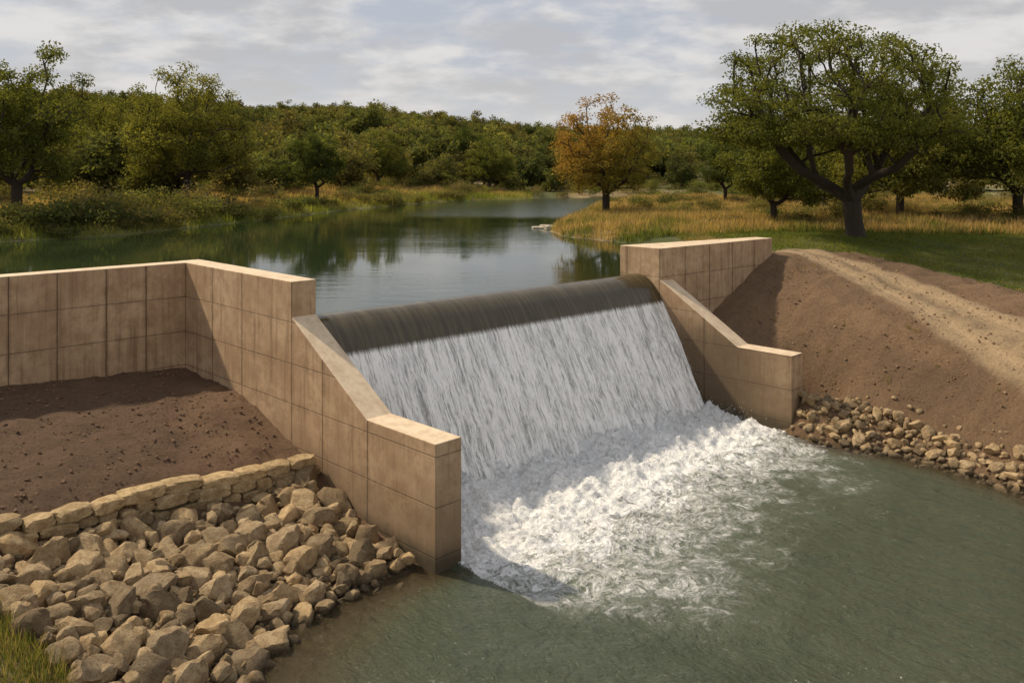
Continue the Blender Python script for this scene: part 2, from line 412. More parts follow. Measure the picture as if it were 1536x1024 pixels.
zz=zz+w*np.clip(1-np.hypot(PX-5,PY-20)/30,0.2,1)
bedh=H(PX,PY);depth=np.clip(-bedh,-.5,3)
zz=zz*sstep(-.05,.5,depth+((pv>14)&(pv<30.4)&(pu<-15)))
m,t=newmat('pool_water');POOL=m
P=t.n('ShaderNodeNewGeometry').outputs['Position']
fo=t.n('ShaderNodeAttribute',attribute_name='foam').outputs['Fac'];de=t.n('ShaderNodeAttribute',attribute_name='depth').outputs['Fac']
rot=t.n('ShaderNodeMapping',ins={0:P});rot.inputs['Rotation'].default_value=(0,0,math.pi/4);PL=rot.outputs[0]
wv=t.n('ShaderNodeTexNoise',ins={'Vector':P});wv.inputs['Scale'].default_value=.9;wv.inputs['Detail'].default_value=3
wvec=t.n('ShaderNodeVectorMath',operation='MULTIPLY_ADD',ins={0:wv.outputs['Color'],1:(1.3,1.3,0),2:P}).outputs[0]
f1=t.noise(wvec,1.5,7,.68);f2=t.noise(wvec,7,6,.7)
rid=t.math('SUBTRACT',1.0,t.math('MULTIPLY',t.math('ABSOLUTE',t.math('SUBTRACT',t.noise(wvec,1.7,5,.6),.5)),12.0),clamp=True)
rid2=t.math('SUBTRACT',1.0,t.math('MULTIPLY',t.math('ABSOLUTE',t.math('SUBTRACT',t.noise(wvec,4.1,4,.6),.5)),10.0),clamp=True)
body=t.math('ADD',fo,t.math('ADD',t.math('MULTIPLY',t.math('SUBTRACT',f1,.5),1.4),t.math('MULTIPLY',t.math('SUBTRACT',f2,.5),.8)))
fm=t.mapr(body,.22,.46)
lace=t.math('MULTIPLY',t.mapr(body,-.22,.25),t.math('MAXIMUM',t.math('MULTIPLY',rid,.95),t.math('MULTIPLY',rid2,.7)))
fm=t.math('MAXIMUM',fm,t.math('MULTIPLY',lace,.9))
aer=t.mapr(t.math('ADD',fo,t.math('MULTIPLY',t.math('SUBTRACT',f1,.5),.5)),-.5,.5)
big=t.noise(P,.18,3)
wc=t.mix(big,(.038,.050,.030),(.070,.084,.052))
wc=t.mix(aer,wc,(.18,.205,.155))
wc=t.mix(t.mapr(de,.8,.05,0,.9),wc,(.085,.058,.026))
fc=t.mix(t.mapr(f2,.35,.6),(.72,.73,.72),(.98,.98,.97))
cc=t.mix(fm,wc,fc)
w1=t.noise(t.mapping(PL,(1.0,1.9,1)),1.6,5,.6,.4);w2=t.noise(t.mapping(PL,(1,1.5,1)),7,4,.6,.5)
hh=t.math('ADD',w1,t.math('MULTIPLY',w2,.4))
nb=t.bump(hh,1.0,.2);nb2=t.bump(t.math('MULTIPLY',f2,fm),.9,.12,nb)
al=t.math('MAXIMUM',t.mapr(de,-.02,.6,.35,1.0),fm)
t.out(principled(t,Base_Color=cc,Roughness=t.mapr(fm,0,1,.07,.6),Normal=nb2,Alpha=al,IOR=1.33))
me=mk_mesh('pool_water',np.stack([PX,PY,zz],-1).reshape(-1,3),grid_quads(len(px),len(py)),mats=[POOL],smooth=True,attrs={'foam':foam.ravel(),'depth':depth.ravel()})
add_obj('pool_water',me)
rng=np.random.default_rng(5)
n=9000
sv=rng.uniform(14.5,30,n);ub_=np.interp(sv,[14.35,30.05],[-19.75,-18.85])
su=ub_+rng.normal(.2,.6,n)+np.abs(rng.normal(0,1,n))*.7;sz=np.abs(rng.normal(0,.28,n))+.08
half=n//4
sa=rng.uniform(1.5,3.4,half);su[:half]=np.interp(sv[:half],[14.35,30.05],[-23.2,-22.3])+sa+.12+np.abs(rng.normal(0,.06,half));sz[:half]=np.interp(sa,prof[:,0],prof[:,1])+.06+np.abs(rng.normal(0,.07,half))
r=rng.uniform(.006,.016,n)
octv=np.array([(1,0,0),(-1,0,0),(0,1,0),(0,-1,0),(0,0,1),(0,0,-1)],float)
octf=np.array([(0,2,4),(2,1,4),(1,3,4),(3,0,4),(2,0,5),(1,2,5),(3,1,5),(0,3,5)])
C=np.stack([su,sv,sz],-1)
V=(C[:,None,:]+octv[None]*r[:,None,None]).reshape(-1,3);F=(octf[None]+np.arange(n)[:,None,None]*6).reshape(-1,3)
m,t=newmat('spray');t.out(principled(t,Base_Color=(.9,.92,.93),Roughness=.3));SPR=m
add_obj('spray_droplets',mk_mesh('spray',V,tris=F,mats=[SPR],smooth=True),weir)

# ------------------------------------------------------------------ reservoir
m,t=newmat('reservoir_water')
P=t.n('ShaderNodeNewGeometry').outputs['Position']
a=t.noise(t.mapping(P,(.35,1.1,1)),1.3,4,.55,.3);b=t.noise(t.mapping(P,(1,2.4,1)),4,3,.5)
pn=t.noise(t.mapping(P,(.012,.05,1)),1,3)
sy=t.n('ShaderNodeSeparateXYZ',ins={0:P}).outputs
fard=t.math('MULTIPLY',t.mapr(sy[1],74,86),t.mapr(sy[0],-16,-4))
patch=t.math('MAXIMUM',t.mapr(pn,.42,.6,.1,.8),t.math('MULTIPLY',fard,2.6))
h=t.math('MULTIPLY',t.math('ADD',a,t.math('MULTIPLY',b,.25)),patch)
t.out(principled(t,Base_Color=t.mix(t.noise(P,.06,2),(.016,.028,.010),(.028,.042,.017)),Roughness=t.mapr(fard,0,1,.035,.16),IOR=1.34,Normal=t.bump(h,.3,.04)))
RW=[(12.6,41.9),(14,46),(12,52),(9,56),(6.5,60),(6,68),(8,76),(12.5,98),(20,116),(38,128),(34,145),(6,132),(-14,117),(-23,92),(-26,78),(-31,60),(-36,57),(-63,50),(-63,14)]
for uu,vv_ in ((-31.35,-8),(-30.62,13.9),(-23.5,13.9),(-23.45,14.36),(-22.5,30.2),(-22.5,30.6),(-21.0,37.6)):
    RW.append(uv2xy(uu,vv_))
me=bpy.data.meshes.new('reservoir_water');me.from_pydata([(x,y,5.25) for x,y in RW],[],[list(range(len(RW)))]);me.materials.append(m);me.update()
if me.polygons[0].normal.z<0: me.flip_normals()
add_obj('reservoir_water',me)

# ------------------------------------------------------------------ rocks
def rock_templates(level,count,seed,blocky=False):
    out=[];rg=np.random.default_rng(seed)
    bm=bmesh.new();bmesh.ops.create_icosphere(bm,subdivisions=level,radius=1)
    base=np.array([v.co[:] for v in bm.verts]);F=np.array([[v.index for v in f.verts] for f in bm.faces]);bm.free()
    for k in range(count):
        p=base.copy()
        if blocky:
            cube=p/np.abs(p).max(1)[:,None];p=cube*.82+p*.30
            p=np.clip(p,-1,1)
        nn=rg.integers(8,14)
        for i in range(nn):
            n=rg.normal(size=3);n/=np.linalg.norm(n);d=rg.uniform(.50,.84) if not blocky else rg.uniform(1.1,1.5)
            q=p@n;ov=np.clip(q-d,0,None);p=p-ov[:,None]*n*.93
        f=fbm(p[:,0]*2.0+k*7,p[:,1]*2.0,p[:,2]*2.0,seed=k,oct=3);g=fbm(p[:,0]*6.5+k*7,p[:,1]*6.5,p[:,2]*6.5,seed=k+50,oct=2)
        p=p*(1+(f-.5)[:,None]*(.42 if not blocky else .22)+(g-.5)[:,None]*(.13 if not blocky else .09))
        out.append(p)
    return out,F
m,t=newmat('limestone');ROCK=m
tc=t.n('ShaderNodeNewGeometry').outputs['Position'];cl=t.n('ShaderNodeAttribute',attribute_name='col').outputs['Color']
n1=t.noise(tc,5,6,.7);n2=t.noise(tc,26,5,.7)
c=t.mix(t.mapr(n1,.35,.65,0,.75),cl,t.mix(1.0,cl,(.48,.40,.31),'MULTIPLY'))
c=t.mix(t.mapr(n2,.48,.70,0,.65),c,t.mix(1.0,cl,(.38,.31,.24),'MULTIPLY'))
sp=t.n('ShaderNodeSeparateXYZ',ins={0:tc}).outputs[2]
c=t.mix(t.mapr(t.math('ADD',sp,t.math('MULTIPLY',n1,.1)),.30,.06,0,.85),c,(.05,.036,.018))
t.out(principled(t,Base_Color=c,Roughness=.93,Normal=t.bump(t.math('ADD',n1,t.math('MULTIPLY',n2,.7)),1.0,.08)))
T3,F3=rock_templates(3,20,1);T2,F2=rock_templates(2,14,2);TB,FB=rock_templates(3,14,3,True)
def rotm(rg,tilt=1.0):
    a,b,c=rg.uniform(0,6.283),rg.normal(0,.5)*tilt,rg.normal(0,.5)*tilt
    Rz=np.array([[math.cos(a),-math.sin(a),0],[math.sin(a),math.cos(a),0],[0,0,1]])
    Rx=np.array([[1,0,0],[0,math.cos(b),-math.sin(b)],[0,math.sin(b),math.cos(b)]])
    Ry=np.array([[math.cos(c),0,math.sin(c)],[0,1,0],[-math.sin(c),0,math.cos(c)]])
    return Rx@Ry@Rz
def rocks_mesh(name,items,tmpl):
    Vs=[];Fs=[];Cs=[];o=0
    for (pos,R,sc,k,col,big) in items:
        T,F=tmpl[big];p=(T[k%len(T)]*sc)@R.T+pos
        Vs.append(p);Fs.append(F+o);o+=len(p);Cs.append(np.tile(col,(len(p),1)))
    me=mk_mesh(name,np.concatenate(Vs),tris=np.concatenate(Fs),mats=[ROCK],smooth=True,col=np.concatenate(Cs))
    try: me.set_sharp_from_angle(angle=math.radians(26))
    except Exception as e: print(e)
    return me
def scatter(poly,smin,smax,n,seed,sep=.72,lift=.15,pw=2.0):
    rg=np.random.default_rng(seed);P=np.array(poly)
    lo=P.min(0);hi=P.max(0);items=[];acc=np.zeros((0,3))
    cand=rg.uniform(lo,hi,(n*6,2));ok=poly_sd(cand[:,0],cand[:,1],poly)<0
    cand=cand[ok];hz=H(cand[:,0],cand[:,1])
    sizes=smin+(smax-smin)*rg.random(len(cand))**pw
    order=np.argsort(-sizes+rg.normal(0,.01,len(cand)))
    for i in order:
        x,y=cand[i];s=sizes[i]
        if len(acc):
            d=np.hypot(acc[:,0]-x,acc[:,1]-y)
            if (d<(acc[:,2]+s)*sep).any(): continue
        acc=np.vstack([acc,[x,y,s]])
        R=rotm(rg,.8);sc=s*np.array([rg.uniform(1.0,1.5),rg.uniform(.78,1.08),rg.uniform(.65,1.0)])
        b=rg.uniform(.72,1.25);w=rg.random()
        col=np.array([.50,.36,.19])*b*(1-w*.3)+np.array([.44,.375,.275])*b*w*.3
        if rg.random()<.15: col=col*.55
        items.append((np.array([x,y,hz[i]+s*lift]),R,sc,int(rg.integers(0,99)),col,0 if s>.14 else 1))
        if len(items)>=n:break
    return items
RL=[(-5.9,24.3),(-2.5,21.3),(-3.7,19.9),(-4.6,18.4),(-5.1,16.2),(-5.6,14.2),(-7.2,14.4),(-8.2,15.7),(-10,16.7),(-14.5,17.6),(-14.5,19.4),(-10.9,19.2),(-9.0,21.3),(-7,22.8)]
it=scatter(RL,.09,.46,1500,11,.66,.22,2.3)+scatter(RL,.09,.24,520,12,.9,.75,1.5)+scatter(RL,.05,.10,2000,13,.8,.2)
RL2=[(-2.4,20.9),(-3.0,19.0),(-4.0,17.2),(-4.4,14.5),(-5.6,14.2),(-5.2,16.5),(-4.4,18.8),(-3.4,20.4)]
it+=scatter(RL2,.06,.22,160,14,1.3,.2,1.5)
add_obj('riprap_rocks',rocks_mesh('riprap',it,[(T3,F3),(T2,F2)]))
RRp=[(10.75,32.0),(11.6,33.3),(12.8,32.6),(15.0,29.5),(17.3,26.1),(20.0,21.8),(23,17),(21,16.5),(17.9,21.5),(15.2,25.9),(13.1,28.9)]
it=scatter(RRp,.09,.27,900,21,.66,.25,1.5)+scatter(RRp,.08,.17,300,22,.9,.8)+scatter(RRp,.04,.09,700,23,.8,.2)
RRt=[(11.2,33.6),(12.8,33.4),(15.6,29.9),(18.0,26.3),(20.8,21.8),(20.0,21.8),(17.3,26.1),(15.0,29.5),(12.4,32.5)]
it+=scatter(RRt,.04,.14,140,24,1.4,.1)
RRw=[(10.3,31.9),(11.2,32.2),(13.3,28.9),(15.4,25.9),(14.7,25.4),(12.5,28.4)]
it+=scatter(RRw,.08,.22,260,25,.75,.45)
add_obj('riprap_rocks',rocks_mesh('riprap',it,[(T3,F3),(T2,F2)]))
rg=np.random.default_rng(8);items=[]
path=np.array([(-12.6,18.6),(-11.0,19.6),(-9.15,21.75),(-7.3,23.3),(-5.75,24.55)])
pl=np.concatenate([[0],np.cumsum(np.hypot(*np.diff(path,axis=0).T))])
for course in range(3):
    s=rg.uniform(0,.3)
    while s<pl[-1]-.1:
        L=rg.uniform(.35,.9) if course<2 else rg.uniform(.55,1.15)
        c=s+L/2
        x=np.interp(c,pl,path[:,0]);y=np.interp(c,pl,path[:,1])
        x2=np.interp(c+.2,pl,path[:,0]);y2=np.interp(c+.2,pl,path[:,1])
        x1=np.interp(c-.2,pl,path[:,0]);y1=np.interp(c-.2,pl,path[:,1])
        a=math.atan2(y2-y1,x2-x1)+rg.normal(0,.08)
        ztop=np.interp(c,pl,[2.05,1.98,1.86,1.76,1.68]);hh=.28
        z=ztop-.13-(2-course)*hh+rg.normal(0,.028)
        Rz=np.array([[math.cos(a),-math.sin(a),0],[math.sin(a),math.cos(a),0],[0,0,1]])
        off=(2-course)*.05+rg.normal(0,.045)
        nx,ny=math.sin(a),-math.cos(a)
        b=rg.uniform(.8,1.2)
        items.append((np.array([x+nx*off,y+ny*off,z]),Rz,np.array([L/2*1.0,.25*rg.uniform(.9,1.15),hh/2*rg.uniform(.95,1.12)]),int(rg.integers(0,99)),np.array([.54,.40,.215])*b*(1.1 if course==2 else .92),0))
        s+=L+rg.uniform(.0,.03)
add_obj('dry_stone_wall',rocks_mesh('dry_stone_wall',items,[(TB,FB),(TB,FB)]))
def clods(poly,n,seed,sm,sx,base):
    rg=np.random.default_rng(seed);P=np.array(poly);c=rg.uniform(P.min(0),P.max(0),(n*3,2))
    c=c[poly_sd(c[:,0],c[:,1],poly)<-.1][:n];h=H(c[:,0],c[:,1]);IT=[]
    for i in range(len(c)):
        s=sm+(sx-sm)*rg.random()**5
        IT.append((np.array([c[i,0],c[i,1],h[i]+s*.2]),rotm(rg),s*np.array([1.1,.9,.7]),int(rg.integers(0,99)),base*rg.uniform(.8,1.4),1))
    return IT
T1,F1=rock_templates(1,12,5)
SL=[(-24,22),(-16.4,27),(-11.9,30.7),(-6.0,24.9),(-9.3,22.2),(-11.4,20),(-16,17.5),(-24,18)]
add_obj('soil_clods',rocks_mesh('soil_clods',clods(SL,3800,31,.015,.075,np.array([.24,.15,.09])),[(T1,F1),(T1,F1)]))
SRp=[(9,36.8),(12.8,41.4),(17,44.6),(20,43),(23,38),(25,28),(26,18),(22,17.5),(17.6,26.3),(12.9,33),(11.3,33.3)]
add_obj('soil_clods',rocks_mesh('soil_clods',clods(SRp,4200,32,.015,.075,np.array([.34,.22,.125])),[(T1,F1),(T1,F1)]))
it=[]
for i,(dx,dy,s) in enumerate(((0,0,.8),(1.1,.2,.5),(-.9,-.1,.4))):
    it.append((np.array([2.9+dx,66+dy,5.27]),rotm(rg,.1),s*np.array([1.2,.7,.25]),i,np.array([.55,.5,.4]),0))
add_obj('limestone_slab',rocks_mesh('limestone_slab',it,[(TB,FB),(TB,FB)]))

# ------------------------------------------------------------------ trees
def leaf_quads(rg,C,size,cols):
    n=len(C)
    a=rg.normal(size=(n,3));a/=np.linalg.norm(a,axis=1)[:,None]
    b=rg.normal(size=(n,3));b[:,2]*=.6;b-=a*(a*b).sum(1)[:,None];b/=np.linalg.norm(b,axis=1)[:,None]
    s=size*rg.uniform(.6,1.35,n)[:,None]
    V=np.stack([C-a*s,C-b*s*.5,C+a*s,C+b*s*.5],1).reshape(-1,3)
    Q=np.arange(n*4).reshape(-1,4)
    return V,Q,np.repeat(cols,4,axis=0)
def tree_mesh(name,seed,Ht,W,fork,cb,natt,lp,leaf,tr,colA,colB,leafmat,lobes=.45,flat=.6,sig=.075,lean=(0,0),wt=.35,colfn=None,czf=.42,rpow=.42,r0=.018,bend=.05,ex=2.2,limbs=0,limb_out=.24,limb_h=.35):
    rg=np.random.default_rng(seed)
    cz=cb+(Ht-cb)*czf;rz_up=Ht-cz;rz_dn=cz-cb
    d=rg.normal(size=(natt*3,3));d/=np.linalg.norm(d,axis=1)[:,None]
    d=d[d[:,2]>-.85][:natt]
    lob=1-lobes+lobes*1.5*vnoise(d[:,0]*2.1+seed*3.1,d[:,1]*2.1+9,d[:,2]*2.4+5,seed=seed)
    rr=rg.random(len(d))**rpow*np.clip(lob,.4,1.08)
    p=d*rr[:,None];p[:,:2]*=W/2;p[:,2]*=np.where(p[:,2]>0,rz_up,rz_dn);p[:,2]+=cz
    p[:,0]+=lean[0];p[:,1]+=lean[1]
    att=p
    nodes=[];par=[];plen=[]
    nt=max(3,int(fork/.5))
    bx=rg.normal(0,bend*fork,2)
    for i in range(nt+1):
        f=i/nt;nodes.append(np.array([bx[0]*math.sin(f*2.5)+lean[0]*.15*f,bx[1]*math.sin(f*2.2)+lean[1]*.2*f,fork*f-(.3 if i==0 else 0)]));par.append(i-1);plen.append(0)
    base_n=len(nodes)-1
    fk=nodes[-1].copy()
    a0=rg.uniform(0,6.28)
    for li in range(limbs):
        az=a0+li*6.283/limbs+rg.normal(0,.25);ro=W*limb_out*rg.uniform(.75,1.15)
        end=np.array([fk[0]+math.cos(az)*ro+lean[0]*.4,fk[1]+math.sin(az)*ro+lean[1]*.4,fk[2]+(Ht-fk[2])*limb_h*rg.uniform(.8,1.25)])
        prev=base_n;L=np.linalg.norm(end-fk);k=5
        jit=rg.normal(0,.10,3)*L
        for i in range(1,k+1):
            f=i/k;pt=fk+(end-fk)*f;pt[2]-=math.sin(math.pi*f)*.10*L;pt=pt+jit*math.sin(2*math.pi*f)*.5
            nodes.append(pt);par.append(prev);plen.append(L*f*.6);prev=len(nodes)-1
    order=np.argsort(np.linalg.norm(att-fk,axis=1)*1.0+rg.normal(0,.3,len(att)))
    N=np.array(nodes);PL=np.array(plen,float);tips=[]
    if limbs: PL[base_n]=6.0
    step=max(.5,Ht*.055)
    for oi in order:
        q=att[oi];dd=N[base_n:]-q
        dist=np.linalg.norm(dd,axis=1);cost=dist+wt*PL[base_n:]+np.clip(dd[:,2],0,None)*.8
        j=int(np.argmin(cost))+base_n;L=dist[j-base_n];k=max(1,int(math.ceil(L/step)))
        s=N[j];off=rg.normal(0,.07,3)*L;off[2]=-abs(off[2])*.3+ .06*L
        prev=j;newp=[];newl=[]
        for i in range(1,k+1):
            f=i/k;pt=s+(q-s)*f+off*math.sin(math.pi*f)+(rg.normal(0,.04,3)*step if i<k else 0)
            newp.append(pt);newl.append(PL[j]+L*f);par.append(prev);prev=len(N)+i-1
        N=np.vstack([N,np.array(newp)]);PL=np.concatenate([PL,newl]);tips.append(len(N)-1)
    n=len(N);acc=np.zeros(n)
    for i in range(n-1,0,-1):
        if acc[i]==0: acc[i]=r0**ex
        acc[par[i]]+=acc[i]
    rad=acc**(1/ex);rad=rad/rad[1]*tr
    rad=np.maximum(rad,.014);rad[0]=rad[1]*1.28
    if nt>3: rad[1]*=1.06
    sides=8;Vs=[];Qs=[];o=0
    for i in range(1,n):
        a=N[par[i]];b=N[i];dv=b-a;l=np.linalg.norm(dv)
        if l<1e-5:continue
        dv/=l;t1=np.cross(dv,[.3,.9,.1] if abs(dv[1])<.8 else [1,0,0]);t1/=np.linalg.norm(t1);t2=np.cross(dv,t1)
        ra=min(rad[par[i]],rad[i]*1.35) if par[i]>=base_n else rad[par[i]];rb=rad[i]
        sd_=sides if rb>.06 else 4
        an=np.arange(sd_)*2*math.pi/sd_
        ring=np.cos(an)[:,None]*t1+np.sin(an)[:,None]*t2
        Vs.append(np.vstack([a-dv*ra*.3+ring*ra,b+ring*rb]))
        ii=np.arange(sd_);jj=(ii+1)%sd_
        Qs.append(np.stack([ii,jj,jj+sd_,ii+sd_],1)+o);o+=2*sd_
    BV=np.vstack(Vs);BQ=np.vstack(Qs)
    cen=N[tips];sg=sig*W*rg.uniform(.6,1.25,len(cen))
    cnt=rg.poisson(lp*(sg/(sig*W))**1.3)
    idx=np.repeat(np.arange(len(cen)),cnt)
    off=rg.normal(size=(len(idx),3));off/=np.maximum(np.linalg.norm(off,axis=1),.01)[:,None];off*=(rg.random(len(idx))**.5)[:,None]*1.5
    off[:,2]*=flat
    LC=cen[idx]+off*sg[idx][:,None]
    tone=rg.uniform(0,1,len(cen))[idx]*.6+rg.random(len(idx))*.4
    cols=np.array(colA)*(1-tone[:,None])+np.array(colB)*tone[:,None]
    if colfn is not None: cols=colfn(LC,cols,rg)
    cols=cols*rg.uniform(.75,1.2,len(cols))[:,None]
    LV,LQ,LCc=leaf_quads(rg,LC,leaf,cols)
    V=np.vstack([BV,LV]);Q=np.vstack([BQ,LQ+len(BV)])
    qm=np.concatenate([np.zeros(len(BQ),np.int32),np.ones(len(LQ),np.int32)])
    C=np.vstack([np.full((len(BV),3),.05),LCc])
    me=mk_mesh(name,V,Q,mats=[BARK,leafmat],qmat=qm,smooth=False,col=C)
    sm=np.zeros(len(Q),bool);sm[:len(BQ)]=True;me.polygons.foreach_set('use_smooth',sm)
    return me
def ground(x,y): return float(H(np.array([x]),np.array([y]))[0])
OL=(.075,.09,.025);OB=(.175,.185,.05);DG=(.05,.07,.022);YG=(.25,.235,.06)
def place(name,me,x,y,rot=0,sc=1):
    return add_obj(name,me,None,(x,y,ground(x,y)-.1),(0,0,rot),(sc,sc,sc))
place('oak_tree',tree_mesh('oak',127,13.3,16.6,2.3,5.2,520,160,.095,.52,OL,OB,LEAF,lobes=.22,flat=.5,sig=.043,wt=.42,lean=(-1.7,0),czf=.20,rpow=.36,r0=.02,bend=.02,ex=2.3,limbs=6,limb_out=.27,limb_h=.36),20.6,51)
def autumn(LC,cols,rg):
    w=sstep(-3.5,3.2,LC[:,0]*.9-(LC[:,2]-6.5)*.9+rg.normal(0,1.2,len(LC)))
    o=np.array([.34,.18,.055])*(1-rg.random(len(LC))[:,None]*.4)+np.array([.05,.05,.01])
    return o*(1-w[:,None])+np.array([.20,.18,.045])*w[:,None]
place('autumn_tree',tree_mesh('autumn',102,10.6,10.2,1.8,1.4,300,115,.10,.34,OL,OB,LEAF,lobes=.2,flat=.7,sig=.052,colfn=autumn,wt=.4,bend=.02,limbs=5),8.4,76)
place('willow_tree',tree_mesh('bankA',103,12.9,12.4,2.2,1.0,320,130,.12,.42,OL,YG,LEAF,lobes=.4,flat=.8,sig=.055,wt=.4,limbs=5),-31,81)
place('willow_tree',tree_mesh('bankB',104,12.6,11.0,2.2,1.6,290,140,.11,.38,OL,OB,LEAF,lobes=.45,flat=.75,sig=.055,wt=.4,limbs=5),-37.2,64)
m5=tree_mesh('bankC',105,7.9,6.6,1.8,1.6,150,130,.10,.22,DG,(.11,.13,.04),LEAF,lobes=.4,flat=.7,sig=.075)
place('broadleaf_tree',m5,-21.5,94)
m6=tree_mesh('bankD',106,8.6,9.5,1.8,1.2,190,110,.13,.28,OL,OB,LEAF,lobes=.5,flat=.7,sig=.065,limbs=4)
place('broadleaf_tree',m6,19.0,62,.7,.85)
m7=tree_mesh('bankE',107,12.0,12.5,2.2,1.4,290,120,.13,.34,OL,OB,LEAF,lobes=.4,flat=.7,sig=.058,wt=.4,limbs=5)
m8=tree_mesh('bankF',131,12.0,12.5,2.2,1.2,290,120,.13,.32,OL,YG,LEAF,lobes=.4,flat=.7,sig=.058,wt=.4,limbs=5)
place('broadleaf_tree',m8,29.6,65,2.0,.92)
place('broadleaf_tree',m7,37.5,63,4.4,1.03)
place('broadleaf_tree',m8,46,72,1.0,1.05)
place('broadleaf_tree',m8,-46,98,3.0,1.0)
place('broadleaf_tree',m7,-57,90,.3,1.1)
place('broadleaf_tree',m6,-20,128,1.5,1.0)
place('broadleaf_tree',m6,-3.5,138,3.5,1.0)
place('broadleaf_tree',m5,-9,152,2.5,1.3)
place('broadleaf_tree',m6,27,74,5,.95)
place('broadleaf_tree',m6,-50,72,2.2,1.1)
place('broadleaf_tree',m5,-40,100,1.2,1.3)
place('broadleaf_tree',m5,23,92,.2,.9)
place('broadleaf_tree',m6,34,90,4,1.0)
FT=[tree_mesh('forest_%d'%i,200+i,9,8.5,1.4,.8,60,60,.30,.25,OL,[OB,(.10,.12,.04),YG,OB,(.15,.17,.045)][i],LEAFV,lobes=.5,flat=.75,sig=.11) for i in range(5)]
forest=bpy.data.objects.new('distant_forest',None);coll.objects.link(forest)
rg=np.random.default_rng(77)
n=5600
yy=80+rg.random(n)**1.25*360;aa=rg.uniform(-.85,.85,n);xx=aa*yy
sdF=poly_sd(xx,yy,RES);hF=H(xx,yy);gapn=fbm(xx*.035,yy*.035,seed=300,oct=3)
cnt=0
for i in range(n):
    x,y=xx[i],yy[i]
    if sdF[i]<9:continue
    p=float(np.interp(y,[80,140,200,280,330],[.12,.22,.45,.8,1.0]))
    if gapn[i]<.47 and y<300: p*=.25
    if -8<x-0.1*y<14 and y<115: p=0
    if rg.random()>p:continue
    s=rg.uniform(.5,1.15)*(1.0 if y>170 else .8)
    if rg.random()<.04: s*=1.35
    add_obj('tree_%d'%i,FT[int(rg.integers(0,5))],forest,(x,y,hF[i]-.6*s),(0,0,rg.uniform(0,6.28)),(s*1.1,s*1.1,s));cnt+=1
print('forest',cnt)
def shrub_mesh(name,seed,colA,colB,mat=LEAFV):
    rg=np.random.default_rng(seed);n=1300
    c=rg.normal(size=(26,3))*np.array([.75,.75,.35])+np.array([0,0,.75])
    i=rg.integers(0,26,n);p=c[i]+rg.normal(size=(n,3))*.24;p[:,2]=np.abs(p[:,2])
    tt=rg.random(26)[i][:,None];cols=np.array(colA)*(1-tt)+np.array(colB)*tt
    V,Q,C=leaf_quads(rg,p,.09,cols);return mk_mesh(name,V,Q,mats=[mat],col=C)
SH=[shrub_mesh('shrub_a',1,DG,OB),shrub_mesh('shrub_b',2,OL,YG),shrub_mesh('shrub_c',3,OL,(.30,.23,.11))]
shr=bpy.data.objects.new('bank_shrubs',None);coll.objects.link(shr)
n=4200;xx=rg.uniform(-75,60,n);yy=rg.uniform(50,170,n);s_=poly_sd(xx,yy,RES);hS=H(xx,yy)
for i in range(n):
    if s_[i]<.3 or abs(xx[i])>yy[i]*.8+5: continue
    x,y=xx[i],yy[i]
    left=x<3 or y>120
    p=(.45 if s_[i]<3.0 and x<-5 else .12) if left else (.05 if y>58 else .0)
    if x<-22 and y<78 and s_[i]<6: p=.75
    if left and s_[i]>3: p=max(p,.15)
    if x>15 and y>60: p=.2
    if rg.random()>p:continue
    s=rg.uniform(.4,1.25)*(1.05 if left else .8)
    if x<-24 and y<78 and s_[i]<6: s*=1.2
    k=0 if s_[i]<3.0 else int(rg.integers(0,3))
    add_obj('shrub_%d'%i,SH[k],shr,(x,y,hS[i]-.1),(0,0,rg.uniform(0,6)),(s*1.1,s*1.1,s*rg.uniform(.7,1.1)))

# ------------------------------------------------------------------ grass
def grass_mesh(name,pts,hmin,hmax,wd,colfn,seed):
    rg=np.random.default_rng(seed);n=len(pts);h=H(pts[:,0],pts[:,1])
    pn=fbm(pts[:,0]*.5,pts[:,1]*.5,seed=400,oct=3)
    a=rg.uniform(0,6.283,n);L=rg.uniform(hmin,hmax,n)*(.4+1.2*pn);ln=rg.normal(0,.28,(n,2))*L[:,None]
    dx=np.cos(a)*wd;dy=np.sin(a)*wd
    b=np.stack([pts[:,0],pts[:,1],h-.03],1)
    v0=b+np.stack([dx,dy,0*dx],1);v1=b-np.stack([dx,dy,0*dx],1);v2=b+np.stack([ln[:,0],ln[:,1],L],1)
    V=np.stack([v0,v1,v2],1).reshape(-1,3);F=np.arange(n*3).reshape(-1,3)
    c=colfn(pts,rg)*rg.uniform(.7,1.35,n)[:,None]
    return mk_mesh(name,V,tris=F,mats=[GRASSM],col=np.repeat(c,3,axis=0))
def gc(p,rg):
    sdp=poly_sd(p[:,0],p[:,1],RES)
    c=veg_color(p[:,0],p[:,1],sdp,fbm(p[:,0]*.25,p[:,1]*.25,seed=40),fbm(p[:,0]*1.4,p[:,1]*1.4,seed=41),fbm(p[:,0]*.05,p[:,1]*.05,seed=42))
    return c*1.15
rg=np.random.default_rng(99)
def region(n,x0,x1,y0,y1,pred):
    p=np.stack([rg.uniform(x0,x1,n),rg.uniform(y0,y1,n)],1)
    s=poly_sd(p[:,0],p[:,1],RES);return p[pred(p[:,0],p[:,1],s)]
A1=region(240000,-75,5,48,135,lambda x,y,s:(s>.1)&(x<3)&(np.abs(x)<y*.75)&(s<28))
A2=region(180000,2,50,50,115,lambda x,y,s:(s>.1)&(y>52+(x>10)*1.5))
add_obj('bank_grass',grass_mesh('bank_grass',np.vstack([A1,A2]),.2,.7,.04,gc,1))
A3=region(140000,10,45,36,56,lambda x,y,s:(s>.1)&(poly_sd(x,y,SOILR)>-.1)&((x+y)/R2>39))
add_obj('meadow_grass',grass_mesh('meadow_grass',A3,.07,.2,.024,gc,2))
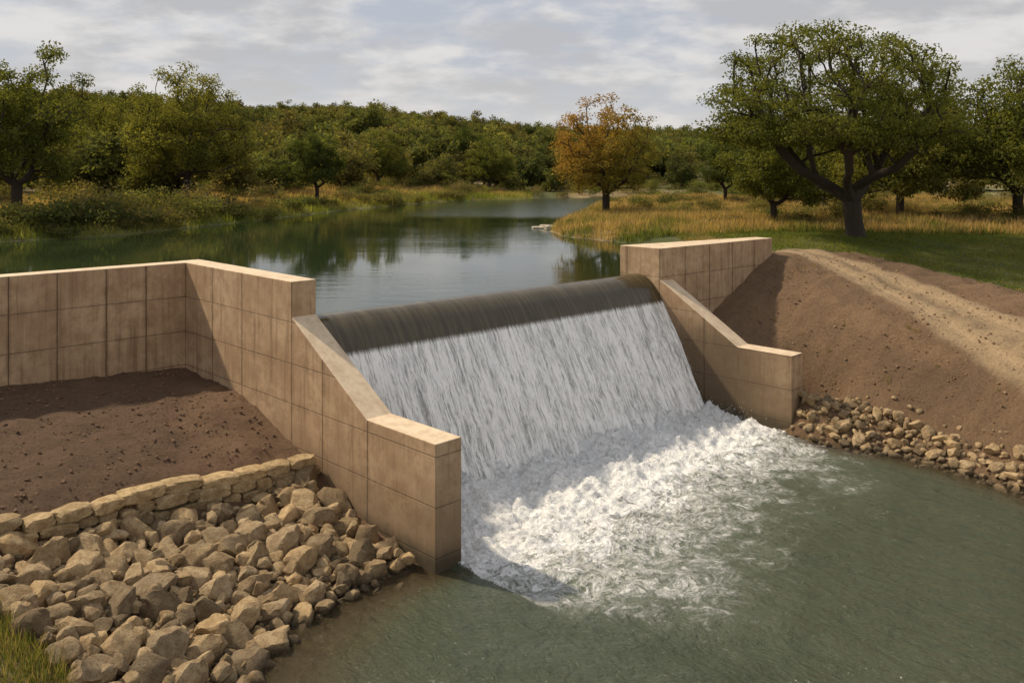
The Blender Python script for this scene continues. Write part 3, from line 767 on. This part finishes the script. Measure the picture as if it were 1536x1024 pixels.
A4=region(60000,-16,-5.5,9,17.5,lambda x,y,s:((x+10.0)*.66+(y-16.6)<.15))
add_obj('foreground_grass',grass_mesh('foreground_grass',A4,.10,.38,.011,lambda p,r:np.where(r.random(len(p))[:,None]<.6,np.array([.13,.15,.04]),np.array([.30,.23,.11])),3))
# sparse weeds on the embankments
wp=np.stack([rg.uniform(9,24,260),rg.uniform(26,45,260)],1)
wp=wp[(poly_sd(wp[:,0],wp[:,1],SRp)<-.2)&(line_d(wp[:,0],wp[:,1],ROAD)>1.8)]
wp=np.repeat(wp[::3],14,axis=0);wp=wp+rg.normal(0,.06,wp.shape)
add_obj('embankment_weeds',grass_mesh('embankment_weeds',wp,.06,.2,.012,lambda p,r:np.where(r.random(len(p))[:,None]<.5,np.array([.15,.16,.05]),np.array([.33,.25,.12])),4))

# ------------------------------------------------------------------ light, sky
sunv=Vector((-.90,.43,0)).normalized();el=math.radians(45)
sd_=Vector((sunv.x*math.cos(el),sunv.y*math.cos(el),math.sin(el)))
L=bpy.data.lights.new('sun','SUN');L.energy=4.6;L.angle=math.radians(2.2);L.color=(1,.85,.64)
lo=bpy.data.objects.new('sun',L);coll.objects.link(lo);lo.rotation_euler=sd_.to_track_quat('Z','Y').to_euler();lo.location=(-40,20,60)
w=bpy.data.worlds.new('World');scene.world=w;w.use_nodes=True
t=NT(w)
sky=t.n('ShaderNodeTexSky',sky_type='NISHITA',sun_disc=False,sun_elevation=el,sun_rotation=math.atan2(sunv.x,sunv.y))
g=t.n('ShaderNodeTexCoord').outputs['Generated'];s=t.n('ShaderNodeSeparateXYZ',ins={0:g}).outputs
zc=t.math('ADD',t.math('MAXIMUM',s[2],0.0),.30)
pv_=t.n('ShaderNodeCombineXYZ',ins={0:t.math('DIVIDE',s[0],zc),1:t.math('DIVIDE',s[1],zc),2:t.math('MULTIPLY',s[2],1.5)}).outputs[0]
c1=t.noise(pv_,1.5,8,.56,.1);c2=t.noise(t.mapping(pv_,(1,1.2,2.2)),4.2,7,.56,.15)
cs=t.math('ADD',t.math('MULTIPLY',c1,.6),t.math('MULTIPLY',c2,.4))
mask=t.mapr(cs,.42,.55)
shade=t.mapr(t.noise(t.mapping(pv_,(1,1,3.0)),3.0,6,.55),.38,.58)
cl=t.mix(shade,(5.1,5.05,5.1),(8.1,7.8,7.5))
base=t.mix(.85,sky.outputs[0],(5.1,5.3,5.85))
colr=t.mix(t.math('MULTIPLY',mask,.8),base,cl)
hzf=t.mapr(s[2],0.0,.16,.5,0)
colr=t.mix(hzf,colr,(6.9,6.65,6.35))
bg=t.n('ShaderNodeBackground',ins={0:colr});bg.inputs[1].default_value=.1
o=t.n('ShaderNodeOutputWorld');t.t.links.new(bg.outputs[0],o.inputs[0])

# ------------------------------------------------------------------ camera
cam=bpy.data.cameras.new('camera');co=bpy.data.objects.new('camera',cam);coll.objects.link(co)
co.location=(0,0,10);co.rotation_euler=(math.radians(90),0,0)
cam.lens=30;cam.sensor_width=36;cam.shift_y=-262/1536;cam.clip_end=6000;cam.clip_start=.1
scene.camera=co
scene.view_settings.view_transform='Standard';scene.view_settings.look='None';scene.view_settings.exposure=0
